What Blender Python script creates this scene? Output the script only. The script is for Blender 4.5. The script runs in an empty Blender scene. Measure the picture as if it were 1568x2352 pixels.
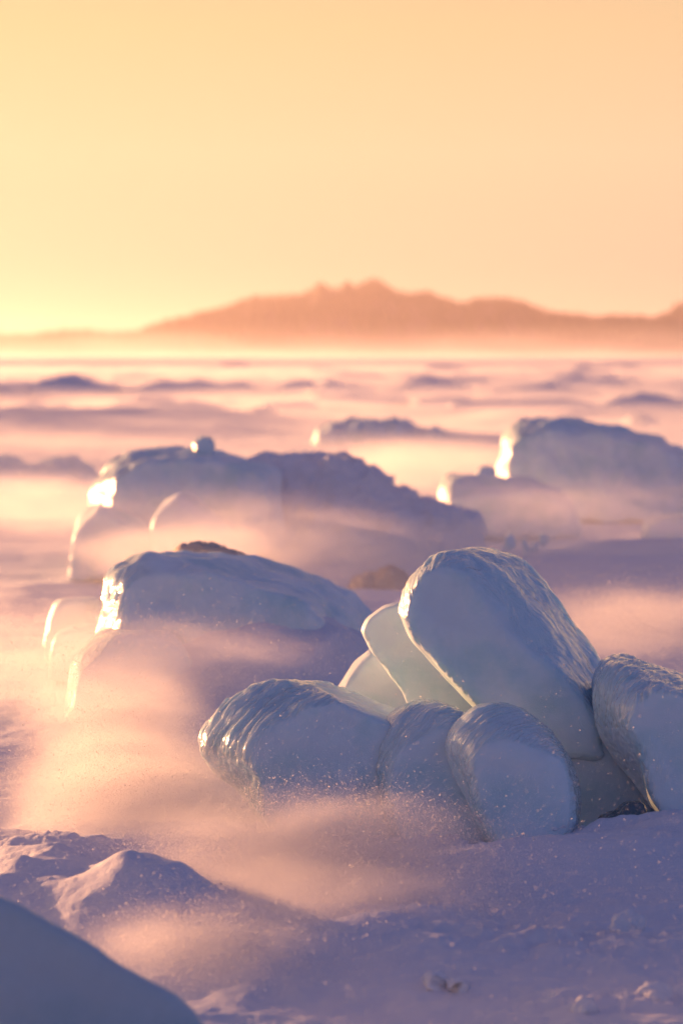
import bpy, bmesh, math, random
import numpy as np
from mathutils import Vector

# ------------------------------------------------------------------ camera, world, sun, exposure
SC = bpy.context.scene
COL = SC.collection
CAM_H = 1.2
FPX = 6533.0                       # focal length in the 1568 x 2352 px measuring frame
PITCH = math.atan(361.0 / FPX)
cam_data = bpy.data.cameras.new('camera')
cam = bpy.data.objects.new('camera', cam_data); COL.objects.link(cam)
cam.location = (0, 0, CAM_H)
cam.rotation_euler = (math.pi / 2 - PITCH, 0, 0)
cam_data.sensor_fit = 'VERTICAL'; cam_data.sensor_height = 36.0; cam_data.sensor_width = 24.0
cam_data.lens = 36.0 * FPX / 2352.0
cam_data.clip_start = 0.1; cam_data.clip_end = 20000
cam_data.dof.use_dof = True; cam_data.dof.focus_distance = 7.15; cam_data.dof.aperture_fstop = 3.5
cam_data.dof.aperture_blades = 9
SC.camera = cam

SUN_EL = math.radians(4.8)
SUN_AZ = math.radians(-42.0)       # clockwise from the view direction (+Y); negative = left
w = bpy.data.worlds.new('World'); SC.world = w; w.use_nodes = True
nt = w.node_tree; nt.nodes.clear()
sky = nt.nodes.new('ShaderNodeTexSky'); sky.sky_type = 'NISHITA'; sky.sun_disc = False
sky.sun_elevation = SUN_EL; sky.sun_rotation = SUN_AZ
sky.altitude = 0; sky.air_density = 1.0; sky.dust_density = 3.0; sky.ozone_density = 3.0
def _m(op, a, b=None, c=None, clamp=False):
    n = nt.nodes.new('ShaderNodeMath'); n.operation = op; n.use_clamp = clamp
    for i, v in enumerate((a, b, c)):
        if v is None: continue
        if isinstance(v, (int, float)): n.inputs[i].default_value = v
        else: nt.links.new(v, n.inputs[i])
    return n.outputs[0]
def _ramp(fac, stops):
    n = nt.nodes.new('ShaderNodeValToRGB'); cr = n.color_ramp
    while len(cr.elements) < len(stops): cr.elements.new(0.5)
    for e, (p, c) in zip(cr.elements, stops): e.position = p; e.color = tuple(c) + (1,)
    nt.links.new(fac, n.inputs[0]); return n.outputs[0]
# low golden sun through drifting snow: warm on the sun's side, lavender opposite; laid over the physical sky
gen = nt.nodes.new('ShaderNodeTexCoord'); sep = nt.nodes.new('ShaderNodeSeparateXYZ')
nt.links.new(gen.outputs['Generated'], sep.inputs[0])
el = _m('MAXIMUM', sep.outputs[2], 0.0)
hx, hy = math.sin(SUN_AZ), math.cos(SUN_AZ)
dp = _m('ADD', _m('MULTIPLY', sep.outputs[0], hx), _m('MULTIPLY', sep.outputs[1], hy))
near_sun = _m('MULTIPLY_ADD', dp, 0.5, 0.5, clamp=True)
SOLAR = [(0.0, (0.88, 0.45, 0.27)), (0.025, (0.90, 0.54, 0.335)), (0.07, (0.95, 0.65, 0.36)), (0.115, (0.93, 0.61, 0.28)), (0.20, (0.60, 0.38, 0.24)), (0.38, (0.18, 0.145, 0.23)), (1.0, (0.05, 0.07, 0.195))]
ANTI = [(0.0, (0.215, 0.20, 0.34)), (0.15, (0.205, 0.22, 0.39)), (0.4, (0.11, 0.145, 0.315)), (1.0, (0.054, 0.082, 0.24))]
mxs = nt.nodes.new('ShaderNodeMix'); mxs.data_type = 'RGBA'
nt.links.new(_m('SMOOTH_MIN', _m('MULTIPLY', _m('POWER', near_sun, 1.6), 1.2), 1.0, 0.1), mxs.inputs[0])
nt.links.new(_ramp(el, ANTI), mxs.inputs[6]); nt.links.new(_ramp(el, SOLAR), mxs.inputs[7])
addn = nt.nodes.new('ShaderNodeMix'); addn.data_type = 'RGBA'; addn.blend_type = 'ADD'; addn.inputs[0].default_value = 0.02
nt.links.new(mxs.outputs[2], addn.inputs[6]); nt.links.new(sky.outputs[0], addn.inputs[7])
# the bright aureole of airborne snow round the low sun
SX = (math.sin(SUN_AZ) * math.cos(SUN_EL), math.cos(SUN_AZ) * math.cos(SUN_EL), math.sin(SUN_EL))
ds = _m('MAXIMUM', _m('ADD', _m('ADD', _m('MULTIPLY', sep.outputs[0], SX[0]), _m('MULTIPLY', sep.outputs[1], SX[1])), _m('MULTIPLY', sep.outputs[2], SX[2])), 0.0)
aur = _m('ADD', _m('MULTIPLY', _m('POWER', ds, 30.0), 2.2), _m('MULTIPLY', _m('POWER', ds, 200.0), 9.0))
av = nt.nodes.new('ShaderNodeVectorMath'); av.operation = 'SCALE'; av.inputs[0].default_value = (1.0, 0.62, 0.32); nt.links.new(aur, av.inputs['Scale'])
ad2 = nt.nodes.new('ShaderNodeVectorMath'); ad2.operation = 'ADD'
nt.links.new(addn.outputs[2], ad2.inputs[0]); nt.links.new(av.outputs[0], ad2.inputs[1])
bg = nt.nodes.new('ShaderNodeBackground'); bg.inputs['Strength'].default_value = 0.368
wo = nt.nodes.new('ShaderNodeOutputWorld')
nt.links.new(ad2.outputs[0], bg.inputs[0]); nt.links.new(bg.outputs[0], wo.inputs[0])
sl = bpy.data.lights.new('sun', 'SUN'); sl.energy = 5.0; sl.angle = math.radians(0.6)
sl.color = (1.0, 0.44, 0.18)
sun = bpy.data.objects.new('sun', sl); COL.objects.link(sun)
sdir = Vector((math.sin(SUN_AZ) * math.cos(SUN_EL), math.cos(SUN_AZ) * math.cos(SUN_EL), math.sin(SUN_EL)))
sun.rotation_euler = sdir.to_track_quat('Z', 'Y').to_euler()
SC.view_settings.view_transform = 'Standard'; SC.view_settings.look = 'None'
SC.view_settings.exposure = 1.42; SC.view_settings.gamma = 1.0
SC.render.engine = 'CYCLES'
SC.cycles.use_denoising = True
SC.cycles.denoising_prefilter = 'ACCURATE'
SC.cycles.denoising_input_passes = 'RGB_ALBEDO_NORMAL'
SC.cycles.max_bounces = 8; SC.cycles.volume_bounces = 2
SC.cycles.diffuse_bounces = 3; SC.cycles.glossy_bounces = 3; SC.cycles.transmission_bounces = 6
SC.cycles.transparent_max_bounces = 16
SC.cycles.volume_max_steps = 256
SC.cycles.sample_clamp_indirect = 6.0

random.seed(7)

# ------------------------------------------------------------------ helpers
def ray(px, py):
    cx, cy = (px - 784.0) / FPX, (1176.0 - py) / FPX
    return Vector((cx, math.cos(PITCH) + math.sin(PITCH) * cy, -math.sin(PITCH) + math.cos(PITCH) * cy))

def at(px, py, Y):
    d = ray(px, py)
    return Vector((0, 0, CAM_H)) + d * (Y / d.y)

def gy(py):                        # distance at which flat ground is seen at row py
    d = ray(784, py); return CAM_H * d.y / -d.z

def _hash(ix, iy, iz, seed):
    h = (ix.astype(np.uint32) * np.uint32(374761393)) ^ (iy.astype(np.uint32) * np.uint32(668265263)) \
        ^ (iz.astype(np.uint32) * np.uint32(2246822519)) ^ np.uint32((seed * 3266489917) & 0xffffffff)
    h = (h ^ (h >> np.uint32(13))) * np.uint32(1274126177)
    h = (h ^ (h >> np.uint32(16))) * np.uint32(2654435761)
    return h ^ (h >> np.uint32(15))

_G = np.array([[1,1,0],[-1,1,0],[1,-1,0],[-1,-1,0],[1,0,1],[-1,0,1],[1,0,-1],[-1,0,-1],
               [0,1,1],[0,-1,1],[0,1,-1],[0,-1,-1],[1,1,0],[-1,1,0],[0,-1,1],[0,-1,-1]], dtype=np.float32)

def noise(x, y, z, seed=0):
    x, y, z = np.broadcast_arrays(np.asarray(x, np.float64), np.asarray(y, np.float64), np.asarray(z, np.float64))
    fx, fy, fz = np.floor(x), np.floor(y), np.floor(z)
    ix, iy, iz = fx.astype(np.int64), fy.astype(np.int64), fz.astype(np.int64)
    dx, dy, dz = (x - fx).astype(np.float32), (y - fy).astype(np.float32), (z - fz).astype(np.float32)
    u, v, t = [d * d * d * (d * (d * 6 - 15) + 10) for d in (dx, dy, dz)]
    res = 0
    for cx in (0, 1):
        wu = u if cx else 1 - u
        for cy in (0, 1):
            wv = v if cy else 1 - v
            for cz in (0, 1):
                wt = t if cz else 1 - t
                g = _G[_hash(ix + cx, iy + cy, iz + cz, seed) & np.uint32(15)]
                res = res + wu * wv * wt * (g[..., 0] * (dx - cx) + g[..., 1] * (dy - cy) + g[..., 2] * (dz - cz))
    return res

def fbm(x, y, z, seed=0, octv=4, gain=0.5, lac=2.03):
    r, a, s = 0, 1.0, 1.0
    for k in range(octv):
        r = r + a * noise(x * s, y * s, z * s, seed + k * 17); a *= gain; s *= lac
    return r

def ridged(x, y, z, seed=0, octv=4, gain=0.5, lac=2.03):
    r, a, s = 0, 1.0, 1.0
    for k in range(octv):
        r = r + a * (1 - 2 * np.abs(noise(x * s, y * s, z * s, seed + k * 17))); a *= gain; s *= lac
    return r

def sstep(a, b, x):
    t = np.clip((x - a) / (b - a), 0, 1); return t * t * (3 - 2 * t)

def mesh_np(name, V, F, smooth=True):
    me = bpy.data.meshes.new(name)
    V = np.ascontiguousarray(V, np.float32); F = np.ascontiguousarray(F, np.int32)
    n, k = F.shape
    me.vertices.add(len(V)); me.vertices.foreach_set('co', V.ravel())
    me.loops.add(n * k); me.loops.foreach_set('vertex_index', F.ravel())
    me.polygons.add(n); me.polygons.foreach_set('loop_start', np.arange(0, n * k, k, dtype=np.int32))
    me.polygons.foreach_set('loop_total', np.full(n, k, np.int32))
    me.update(calc_edges=True)
    if smooth: me.polygons.foreach_set('use_smooth', np.ones(n, bool))
    return me

def link(name, me, mat=None, parent=None):
    o = bpy.data.objects.new(name, me); COL.objects.link(o)
    if mat: me.materials.clear(); me.materials.append(mat)
    if parent: o.parent = parent
    return o

def tag(o, label=None, cat=None, group=None, kind=None):
    if label: o['label'] = label
    if cat: o['category'] = cat
    if group: o['group'] = group
    if kind: o['kind'] = kind
    return o

# ------------------------------------------------------------------ materials
def new_mat(name):
    m = bpy.data.materials.new(name); m.use_nodes = True
    t = m.node_tree; t.nodes.clear()
    out = t.nodes.new('ShaderNodeOutputMaterial')
    return m, t, out

def N(t, typ, **kw):
    n = t.nodes.new(typ)
    for k, v in kw.items():
        if k in n.inputs: n.inputs[k].default_value = v
        else: setattr(n, k, v)
    return n

def math_(t, op, a, b=None, c=None, clamp=False):
    n = t.nodes.new('ShaderNodeMath'); n.operation = op; n.use_clamp = clamp
    for i, v in enumerate((a, b, c)):
        if v is None: continue
        if isinstance(v, (int, float)): n.inputs[i].default_value = v
        else: t.links.new(v, n.inputs[i])
    return n.outputs[0]

def mixc(t, f, a, b):
    n = t.nodes.new('ShaderNodeMix'); n.data_type = 'RGBA'
    if isinstance(f, (int, float)): n.inputs[0].default_value = f
    else: t.links.new(f, n.inputs[0])
    for i, v in ((6, a), (7, b)):
        if isinstance(v, tuple): n.inputs[i].default_value = v
        else: t.links.new(v, n.inputs[i])
    return n.outputs[2]

def snow_mat(name='snow', tint=(0.71, 0.755, 0.85, 1), bump=0.9, scale=1.0, sss=0.0):
    m, t, out = new_mat(name)
    p = N(t, 'ShaderNodeBsdfPrincipled', Roughness=0.65)
    p.inputs['Specular IOR Level'].default_value = 0.25
    tc = N(t, 'ShaderNodeTexCoord')
    n1 = N(t, 'ShaderNodeTexNoise', Scale=180.0 * scale, Detail=5.0, Roughness=0.7)
    n2 = N(t, 'ShaderNodeTexNoise', Scale=14.0 * scale, Detail=6.0, Roughness=0.6)
    mp = N(t, 'ShaderNodeMapping'); mp.inputs['Scale'].default_value = (0.45, 1.0, 1.0); mp.inputs['Rotation'].default_value = (0, 0, -0.35)
    t.links.new(tc.outputs['Object'], n1.inputs['Vector'])
    t.links.new(tc.outputs['Object'], mp.inputs[0]); t.links.new(mp.outputs[0], n2.inputs['Vector'])
    b1 = N(t, 'ShaderNodeBump', Strength=0.6 * bump, Distance=0.004 / scale)
    b2 = N(t, 'ShaderNodeBump', Strength=0.7 * bump, Distance=0.012 / scale)
    t.links.new(n1.outputs[0], b1.inputs['Height']); t.links.new(n2.outputs[0], b2.inputs['Height'])
    t.links.new(b2.outputs[0], b1.inputs['Normal']); t.links.new(b1.outputs[0], p.inputs['Normal'])
    c = mixc(t, n2.outputs[0], tuple(0.93 * v for v in tint[:3]) + (1,), tint)
    t.links.new(c, p.inputs['Base Color'])
    if sss:
        p.inputs['Subsurface Weight'].default_value = sss
        p.inputs['Subsurface Radius'].default_value = (0.9, 1.0, 1.1); p.inputs['Subsurface Scale'].default_value = 0.02
    t.links.new(p.outputs[0], out.inputs[0])
    return m

def ice_mat(name, frost=(0.70, 0.83, 0.90, 1), clear=(0.42, 0.68, 0.74, 1), sss=0.35, scale=0.035, trans=0.0, fine=1.0, rough=0.7, gloss=0.07):
    """Glazed lake ice: the vertex attribute 'glaze' says where the surface is wet-looking clear ice, the rest is frosted."""
    m, t, out = new_mat(name)
    p = N(t, 'ShaderNodeBsdfPrincipled')
    p.inputs['IOR'].default_value = 1.31
    at_ = N(t, 'ShaderNodeAttribute', attribute_name='glaze')
    fl = N(t, 'ShaderNodeAttribute', attribute_name='flow')
    g = at_.outputs['Fac']
    n1 = N(t, 'ShaderNodeTexNoise', Scale=70.0 * fine, Detail=4.0, Roughness=0.6, Distortion=0.3)      # in flow space: long along the drip line
    t.links.new(fl.outputs['Vector'], n1.inputs['Vector'])
    tc = N(t, 'ShaderNodeTexCoord')
    n2 = N(t, 'ShaderNodeTexNoise', Scale=260.0 * fine, Detail=3.0, Roughness=0.7)
    n3 = N(t, 'ShaderNodeTexNoise', Scale=9.0, Detail=6.0, Roughness=0.62)
    t.links.new(tc.outputs['Object'], n2.inputs['Vector']); t.links.new(tc.outputs['Object'], n3.inputs['Vector'])
    # frosted where not glazed
    rr = N(t, 'ShaderNodeMapRange'); rr.inputs['To Min'].default_value = rough; rr.inputs['To Max'].default_value = gloss
    t.links.new(g, rr.inputs['Value']); t.links.new(rr.outputs[0], p.inputs['Roughness'])
    c0 = mixc(t, n3.outputs[0], tuple(0.88 * v for v in frost[:3]) + (1,), tuple(min(1, 1.14 * v) for v in frost[:3]) + (1,))
    nb = N(t, 'ShaderNodeTexNoise', Scale=5.0, Detail=5.0, Roughness=0.6); t.links.new(tc.outputs['Object'], nb.inputs['Vector'])
    nr = N(t, 'ShaderNodeMapRange'); nr.inputs['From Min'].default_value = 0.45; nr.inputs['From Max'].default_value = 0.68; t.links.new(nb.outputs[0], nr.inputs['Value'])
    c = mixc(t, math_(t, 'MAXIMUM', math_(t, 'MULTIPLY', g, 0.35), math_(t, 'MULTIPLY', nr.outputs[0], 0.8)), c0, clear)
    t.links.new(c, p.inputs['Base Color'])
    b1 = N(t, 'ShaderNodeBump', Distance=0.014 / fine)
    t.links.new(math_(t, 'MULTIPLY', g, 1.0), b1.inputs['Strength']); t.links.new(n1.outputs[0], b1.inputs['Height'])
    b2 = N(t, 'ShaderNodeBump', Distance=0.002)
    t.links.new(math_(t, 'MULTIPLY_ADD', g, -0.30, 0.35), b2.inputs['Strength']); t.links.new(n2.outputs[0], b2.inputs['Height'])
    t.links.new(b1.outputs[0], b2.inputs['Normal']); t.links.new(b2.outputs[0], p.inputs['Normal'])
    p.inputs['Subsurface Weight'].default_value = sss
    p.inputs['Subsurface Radius'].default_value = (0.8, 1.0, 1.15); p.inputs['Subsurface Scale'].default_value = scale
    t.links.new(g, p.inputs['Coat Weight']); p.inputs['Coat Roughness'].default_value = gloss + 0.02; p.inputs['Coat IOR'].default_value = 1.45
    t.links.new(b1.outputs[0], p.inputs['Coat Normal'])
    p.inputs['Transmission Weight'].default_value = trans
    t.links.new(p.outputs[0], out.inputs[0])
    return m

def solid_mat(name, col, rough=0.8, var=0.3, scale=3.0):
    m, t, out = new_mat(name)
    p = N(t, 'ShaderNodeBsdfPrincipled', Roughness=rough)
    n = N(t, 'ShaderNodeTexNoise', Scale=scale, Detail=4.0); tc = N(t, 'ShaderNodeTexCoord')
    t.links.new(tc.outputs['Object'], n.inputs['Vector'])
    t.links.new(mixc(t, n.outputs[0], tuple(c * (1 - var) for c in col) + (1,), tuple(c * (1 + var) for c in col) + (1,)), p.inputs['Base Color'])
    t.links.new(p.outputs[0], out.inputs[0])
    return m

M_SNOW = snow_mat('snow')
M_CRUST = snow_mat('snow_crust', tint=(0.78, 0.82, 0.88, 1), bump=0.9)
M_ICE = ice_mat('glazed_ice')
M_ICE_FAR = ice_mat('glazed_ice_far', fine=0.35, gloss=0.28)
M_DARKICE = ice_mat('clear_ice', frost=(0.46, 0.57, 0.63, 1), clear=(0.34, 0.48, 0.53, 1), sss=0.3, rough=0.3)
M_SHARD = ice_mat('dark_clear_ice', frost=(0.10, 0.16, 0.19, 1), clear=(0.05, 0.10, 0.12, 1), sss=0.0, rough=0.2)
M_DIRTY = snow_mat('sandy_snow', tint=(0.66, 0.56, 0.48, 1), bump=1.0)
M_TREE = solid_mat('spruce', (0.045, 0.055, 0.04), var=0.4, scale=0.5)
M_BARK = solid_mat('bark', (0.09, 0.06, 0.045))
M_HILL = solid_mat('wooded_hill', (0.15, 0.085, 0.11), scale=0.02)

# ------------------------------------------------------------------ ground height
def seg_ridge(x, y, pts, h, wn, wf, sharp=1.0):
    """A drift crest along a polyline; near side width wn, far side width wf."""
    out = np.zeros_like(x)
    wx = x + 0.05 * noise(x * 4, y * 4, 0.7, 91); wy = y + 0.05 * noise(x * 4, y * 4, 5.7, 92)
    n = len(pts) - 1
    for k, ((x0, y0), (x1, y1)) in enumerate(zip(pts[:-1], pts[1:])):
        dx, dy = x1 - x0, y1 - y0; L = math.hypot(dx, dy)
        s = np.clip(((wx - x0) * dx + (wy - y0) * dy) / (L * L), 0, 1)
        ex, ey = wx - (x0 + s * dx), wy - (y0 + s * dy)
        side = (dx * ey - dy * ex) / L * (1 if dx > 0 else -1)
        q = 1 / (1 + np.exp(-np.clip(side / (0.25 * wn), -30, 30)))
        wd = wn + (wf - wn) * q
        d = np.sqrt(ex * ex + ey * ey) / wd
        g = (k + s) / n
        out = np.maximum(out, np.exp(-np.power(d, sharp)) * np.clip(np.sin(math.pi * (0.06 + 0.88 * g)) * 1.3, 0, 1))
    return h * out

def gp(px, py):
    Y = gy(py); p = at(px, py, Y); return (p.x, p.y)

BUMPS = []      # (x, y, height, rx, ry)
def bump_px(px, py, h, rx, ry, zh=None):
    """A mound whose top shows at px,py."""
    d = ray(px, py); t = (CAM_H - h) / -d.z
    BUMPS.append((d.x * t, d.y * t, h, rx, ry))
bump_px(150, 1960, 0.05, 0.20, 0.28)
bump_px(345, 1965, 0.13, 0.17, 0.22)
bump_px(560, 1600, 0.12, 0.50, 0.35)
bump_px(30, 2010, 0.06, 0.3, 0.2)
bump_px(780, 1385, 0.14, 1.2, 1.6)
bump_px(1500, 1240, 0.22, 1.3, 1.8)
bump_px(1600, 1850, 0.12, 0.26, 0.25)
bump_px(1400, 1915, 0.025, 0.14, 0.12)
bump_px(640, 1430, 0.26, 0.42, 0.5)
bump_px(470, 1540, 0.15, 0.40, 0.3)
bump_px(1250, 1925, 0.08, 0.35, 0.22)
bump_px(1000, 2110, 0.05, 0.22, 0.25)
bump_px(1420, 2120, 0.06, 0.25, 0.14)
bump_px(60, 950, 0.30, 4.0, 5.0)
bump_px(380, 945, 0.26, 2.6, 4.0)
bump_px(900, 1000, 0.25, 2.4, 3.0)

R_THIN = [at(655, 1572, 9.2), at(695, 1558, 9.3), at(760, 1542, 9.5), at(830, 1524, 9.7)]

def H(x, y):
    x = np.asarray(x, np.float64); y = np.asarray(y, np.float64)
    near = 1 - sstep(25, 60, y)
    z = 0.045 * fbm(x * 0.32 + 3.1, y * 0.25, 0.5, 11, 3)
    # wind-packed waves, crests running left-right with a slant
    u, v = x * 0.94 - y * 0.34, x * 0.34 + y * 0.94
    z = z + 0.035 * ridged(u * 0.55, v * 1.1, 2.5, 21, 3, 0.5) * near
    amp = sstep(12, 60, y)
    z = z + amp * (0.19 * ridged(x * 0.10, y * 0.11, 1.5, 31, 5, 0.6) + 0.05 * fbm(x * 0.12, y * 0.05, 7.5, 33, 4))
    z = z - 0.055 - 0.21 * amp
    # sastrugi near the camera
    nr = 1 - sstep(9, 20, y)
    warp = 0.25 * noise(x * 1.5, y * 1.5, 0.2, 5)
    z = z + nr * 0.016 * ridged((u + warp) * 1.1, (v + warp) * 4.5, 4.4, 41, 4, 0.5) * (0.4 + 0.9 * np.clip(0.5 + noise(x * 1.1, y * 0.9, 9.1, 43) * 1.6, 0, 1))
    z = z + nr * (0.004 * fbm(x * 14, y * 20, 0.3, 47, 4, 0.6) + 0.008 * ridged(u * 3.5 + warp, (v + 0.4 * warp) * 13, 2.2, 48, 3, 0.55) * np.clip(0.3 + 1.6 * noise(x * 1.7, y * 1.5, 4.1, 49), 0, 1))
    # broken crust lumps at the right of the foreground
    (cx, cy) = gp(1400, 2150)
    cm = np.exp(-(((x - cx) / 0.30) ** 2 + ((y - cy) / 0.22) ** 2))
    (cx2, cy2) = gp(1470, 2290)
    cm = cm + 0.8 * np.exp(-(((x - cx2) / 0.25) ** 2 + ((y - cy2) / 0.10) ** 2))
    (cx3, cy3) = gp(1210, 2190)
    cm = cm + 0.6 * np.exp(-(((x - cx3) / 0.16) ** 2 + ((y - cy3) / 0.12) ** 2))
    z = z + cm * (0.018 * ridged(x * 7, y * 10, 3.3, 51, 4, 0.6) - 0.01)
    # crusty lumps at the left drift
    (lx, ly) = gp(150, 2000)
    lm = np.exp(-(((x - lx) / 0.30) ** 2 + ((y - ly) / 0.45) ** 2))
    z = z + lm * 0.030 * (ridged((u + 0.5 * warp) * 2.0, (v + 0.5 * warp) * 7, 6.1, 53, 4, 0.5) - 0.5)
    for (kx, ky, kr) in ((900, 1935, .22), (1120, 1945, .22), (1330, 1925, .20), (1500, 1890, .20)):
        (qx, qy) = gp(kx, ky)
        km = np.exp(-(((x - qx) / kr) ** 2 + ((y - qy) / 0.16) ** 2))
        z = z + km * (0.016 + 0.020 * fbm(x * 11, y * 9, 1.7, 57, 4, 0.6))
    for (bx, by, h, rx, ry) in BUMPS:
        e = ((x - bx) / rx) ** 2 + ((y - by) / ry) ** 2
        z = z + h * np.exp(-e) * (1 + 0.15 * noise(x * 3 / max(rx, .3), y * 3 / max(ry, .3), 1.1, 61))
    # sharp wind-cut crests
    z = z + seg_ridge(x, y, [gp(815, 2180), gp(880, 2150), gp(930, 2130), gp(1010, 2112), gp(1085, 2090)], 0.040, 0.07, 0.30, 1.0)
    z = z + seg_ridge(x, y, [gp(960, 2068), gp(1020, 2058), gp(1090, 2048)], 0.02, 0.05, 0.2, 1.0)
    z = z + seg_ridge(x, y, [(p.x, p.y) for p in R_THIN], 0.12, 0.07, 0.5, 1.0)
    z = z + seg_ridge(x, y, [gp(-40, 2080), gp(120, 2040), gp(260, 1998), gp(370, 1975)], 0.035, 0.10, 0.25, 1.0)
    z = z + seg_ridge(x, y, [gp(-60, 2000), gp(120, 1985), gp(230, 1978)], 0.03, 0.06, 0.2, 1.0)
    return z

def build_ground():
    ys = [-40.0, -30, -20, -14, -10, -7, -5, -3, -1.5, 0, 1, 1.8, 2.5, 3.0]
    y = 3.0
    while y < 6000:
        r = 0.0026 if y < 18 else (0.005 if y < 60 else 0.012)
        y *= 1 + r; ys.append(y)
    ys = np.array(ys)
    u = np.linspace(-1, 1, 480)
    side = np.geomspace(1.02, 14, 34)
    u = np.concatenate([-side[::-1], u, side])
    hw = np.maximum(0.17 * np.maximum(ys, 3) + 0.35, 0.5)
    X = u[None, :] * hw[:, None]
    X = np.where(np.abs(u)[None, :] > 1, np.sign(u)[None, :] * (hw[:, None] * np.abs(u)[None, :] + 3 * (np.abs(u)[None, :] - 1)), X)
    Y = np.repeat(ys[:, None], len(u), 1)
    Z = H(X.ravel(), Y.ravel()).reshape(X.shape)
    nr, nc = X.shape
    V = np.stack([X.ravel(), Y.ravel(), Z.ravel()], 1)
    i = np.arange(nr * nc).reshape(nr, nc)
    F = np.stack([i[:-1, :-1].ravel(), i[:-1, 1:].ravel(), i[1:, 1:].ravel(), i[1:, :-1].ravel()], 1)
    o = link('ground', mesh_np('ground', V, F), M_SNOW)
    return tag(o, kind='structure')
build_ground()

# ------------------------------------------------------------------ hills and wood on the far shore
def build_hills():
    Y0 = 2300.0
    pts = [(-2200, 790), (-900, 770), (-300, 785), (0, 780), (60, 780), (130, 772), (200, 768), (260, 776), (330, 770), (380, 748), (440, 735), (480, 722), (540, 708),
           (580, 690), (640, 688), (690, 688), (718, 672), (737, 660), (755, 672), (780, 668), (798, 656), (815, 670), (840, 660), (862, 653), (885, 664), (905, 676), (940, 684), (990, 680), (1005, 692), (1000, 690), (1060, 705),
           (1110, 692), (1170, 697), (1220, 712), (1260, 728), (1310, 732), (1380, 740), (1440, 735), (1500, 742), (1540, 724), (1568, 703), (1650, 680), (1900, 700), (2600, 760), (3800, 790)]
    xs = np.array([at(p[0], 815, Y0).x for p in pts]); hs = np.array([at(784, p[1], Y0).z for p in pts])
    nx, ny = 700, 26
    X = np.linspace(xs[0], xs[-1], nx); prof_y = np.linspace(-1, 1, ny)
    h = np.interp(X, xs, hs) - 3.0 + 4.0 * fbm(X / 20.0, 0.5, 0.5, 77, 3)
    XX = np.repeat(X[None, :], ny, 0); PY = np.repeat(prof_y[:, None], nx, 1)
    YY = Y0 + PY * 260 + 12 * noise(XX * 0.01, PY * 2, 0.1, 71)
    HH = h[None, :] * np.cos(PY * math.pi / 2) ** 0.7 * (1 + 0.08 * fbm(XX * 0.02, YY * 0.02, 0.3, 73, 3))
    HH = np.where(np.abs(PY) > 0.99, -2.0, HH)
    V = np.stack([XX.ravel(), YY.ravel(), HH.ravel()], 1)
    i = np.arange(nx * ny).reshape(ny, nx)
    F = np.stack([i[:-1, :-1].ravel(), i[:-1, 1:].ravel(), i[1:, 1:].ravel(), i[1:, :-1].ravel()], 1)
    tag(link('hills', mesh_np('hills', V, F), M_HILL), kind='structure')
    # the wood that covers them: one mass of little spruces
    rng = np.random.default_rng(3)
    k = 5200
    tx = rng.uniform(at(-150, 815, Y0).x, at(1720, 815, Y0).x, k); tp = rng.uniform(-0.95, 0.35, k)
    hx = np.interp(tx, xs, hs) - 2.5
    ty = Y0 + tp * 260
    tz = np.maximum(hx * np.cos(tp * math.pi / 2) ** 0.7, -0.5) - 0.5
    hh = rng.uniform(4.0, 9.0, k) * (1 + 0.3 * np.abs(noise(tx * 0.02, 0, 0, 3)))
    rr = hh * rng.uniform(0.22, 0.36, k)
    a = np.linspace(0, 2 * math.pi, 6, endpoint=False)
    Vs, Fs = [], []
    base = 0
    for lv in (0, 1):
        z0 = tz + hh * (0.05 if lv == 0 else 0.42); z1 = tz + hh * (0.65 if lv == 0 else 1.0); r = rr * (1.0 if lv == 0 else 0.62)
        ring = np.stack([tx[:, None] + r[:, None] * np.cos(a), ty[:, None] + r[:, None] * np.sin(a), np.repeat(z0[:, None], 6, 1) + rng.uniform(-.3, .3, (k, 6))], 2)
        apex = np.stack([tx, ty, z1], 1)[:, None, :]
        Vs.append(np.concatenate([ring, apex], 1).reshape(-1, 3))
        b = base + np.arange(k)[:, None] * 7
        for j in range(6):
            Fs.append(np.stack([b[:, 0] + j, b[:, 0] + (j + 1) % 6, b[:, 0] + 6], 1))
        base += k * 7
    o = link('wood', mesh_np('wood', np.concatenate(Vs), np.concatenate(Fs), False), M_TREE)
    tag(o, 'far-off wood of conifers covering the hazy shore hill', 'wood', kind='stuff')
    return xs, hs
hill_xs, hill_hs = build_hills()

def spruce(px, top_py, hgt, label):
    Y = 2290.0
    p = at(px, top_py, Y)
    root = bpy.data.objects.new('spruce_tree', None); COL.objects.link(root)
    z0 = p.z - hgt
    root.location = (p.x, Y, z0); tag(root, label, 'tree', 'trees standing out on the far shore skyline')
    rng = np.random.default_rng(int(px))
    V, F = [], []
    for s in range(9):
        f0 = 0.12 + 0.88 * s / 9; zt = hgt * min(1.0, f0 + 0.2); r = hgt * 0.26 * (1 - f0) + 0.35
        b = len(V); m = 9
        for j in range(m):
            an = 2 * math.pi * j / m + s; q = r * rng.uniform(0.65, 1.25)
            V.append((q * math.cos(an), q * math.sin(an), hgt * f0 - 0.04 * hgt * rng.uniform(0, 1)))
        V.append((0, 0, zt))
        for j in range(m): F.append((b + j, b + (j + 1) % m, b + m))
    link('crown', mesh_np('crown', np.array(V), np.array(F), False), M_TREE, root)
    V = [(r * math.cos(t * math.pi / 3), r * math.sin(t * math.pi / 3), z) for z, r in ((-3, 0.35), (hgt * 0.5, 0.12)) for t in range(6)]
    F = [(j, (j + 1) % 6, 6 + (j + 1) % 6, 6 + j) for j in range(6)]
    link('trunk', mesh_np('trunk', np.array(V), np.array(F)), M_BARK, root)

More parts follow.
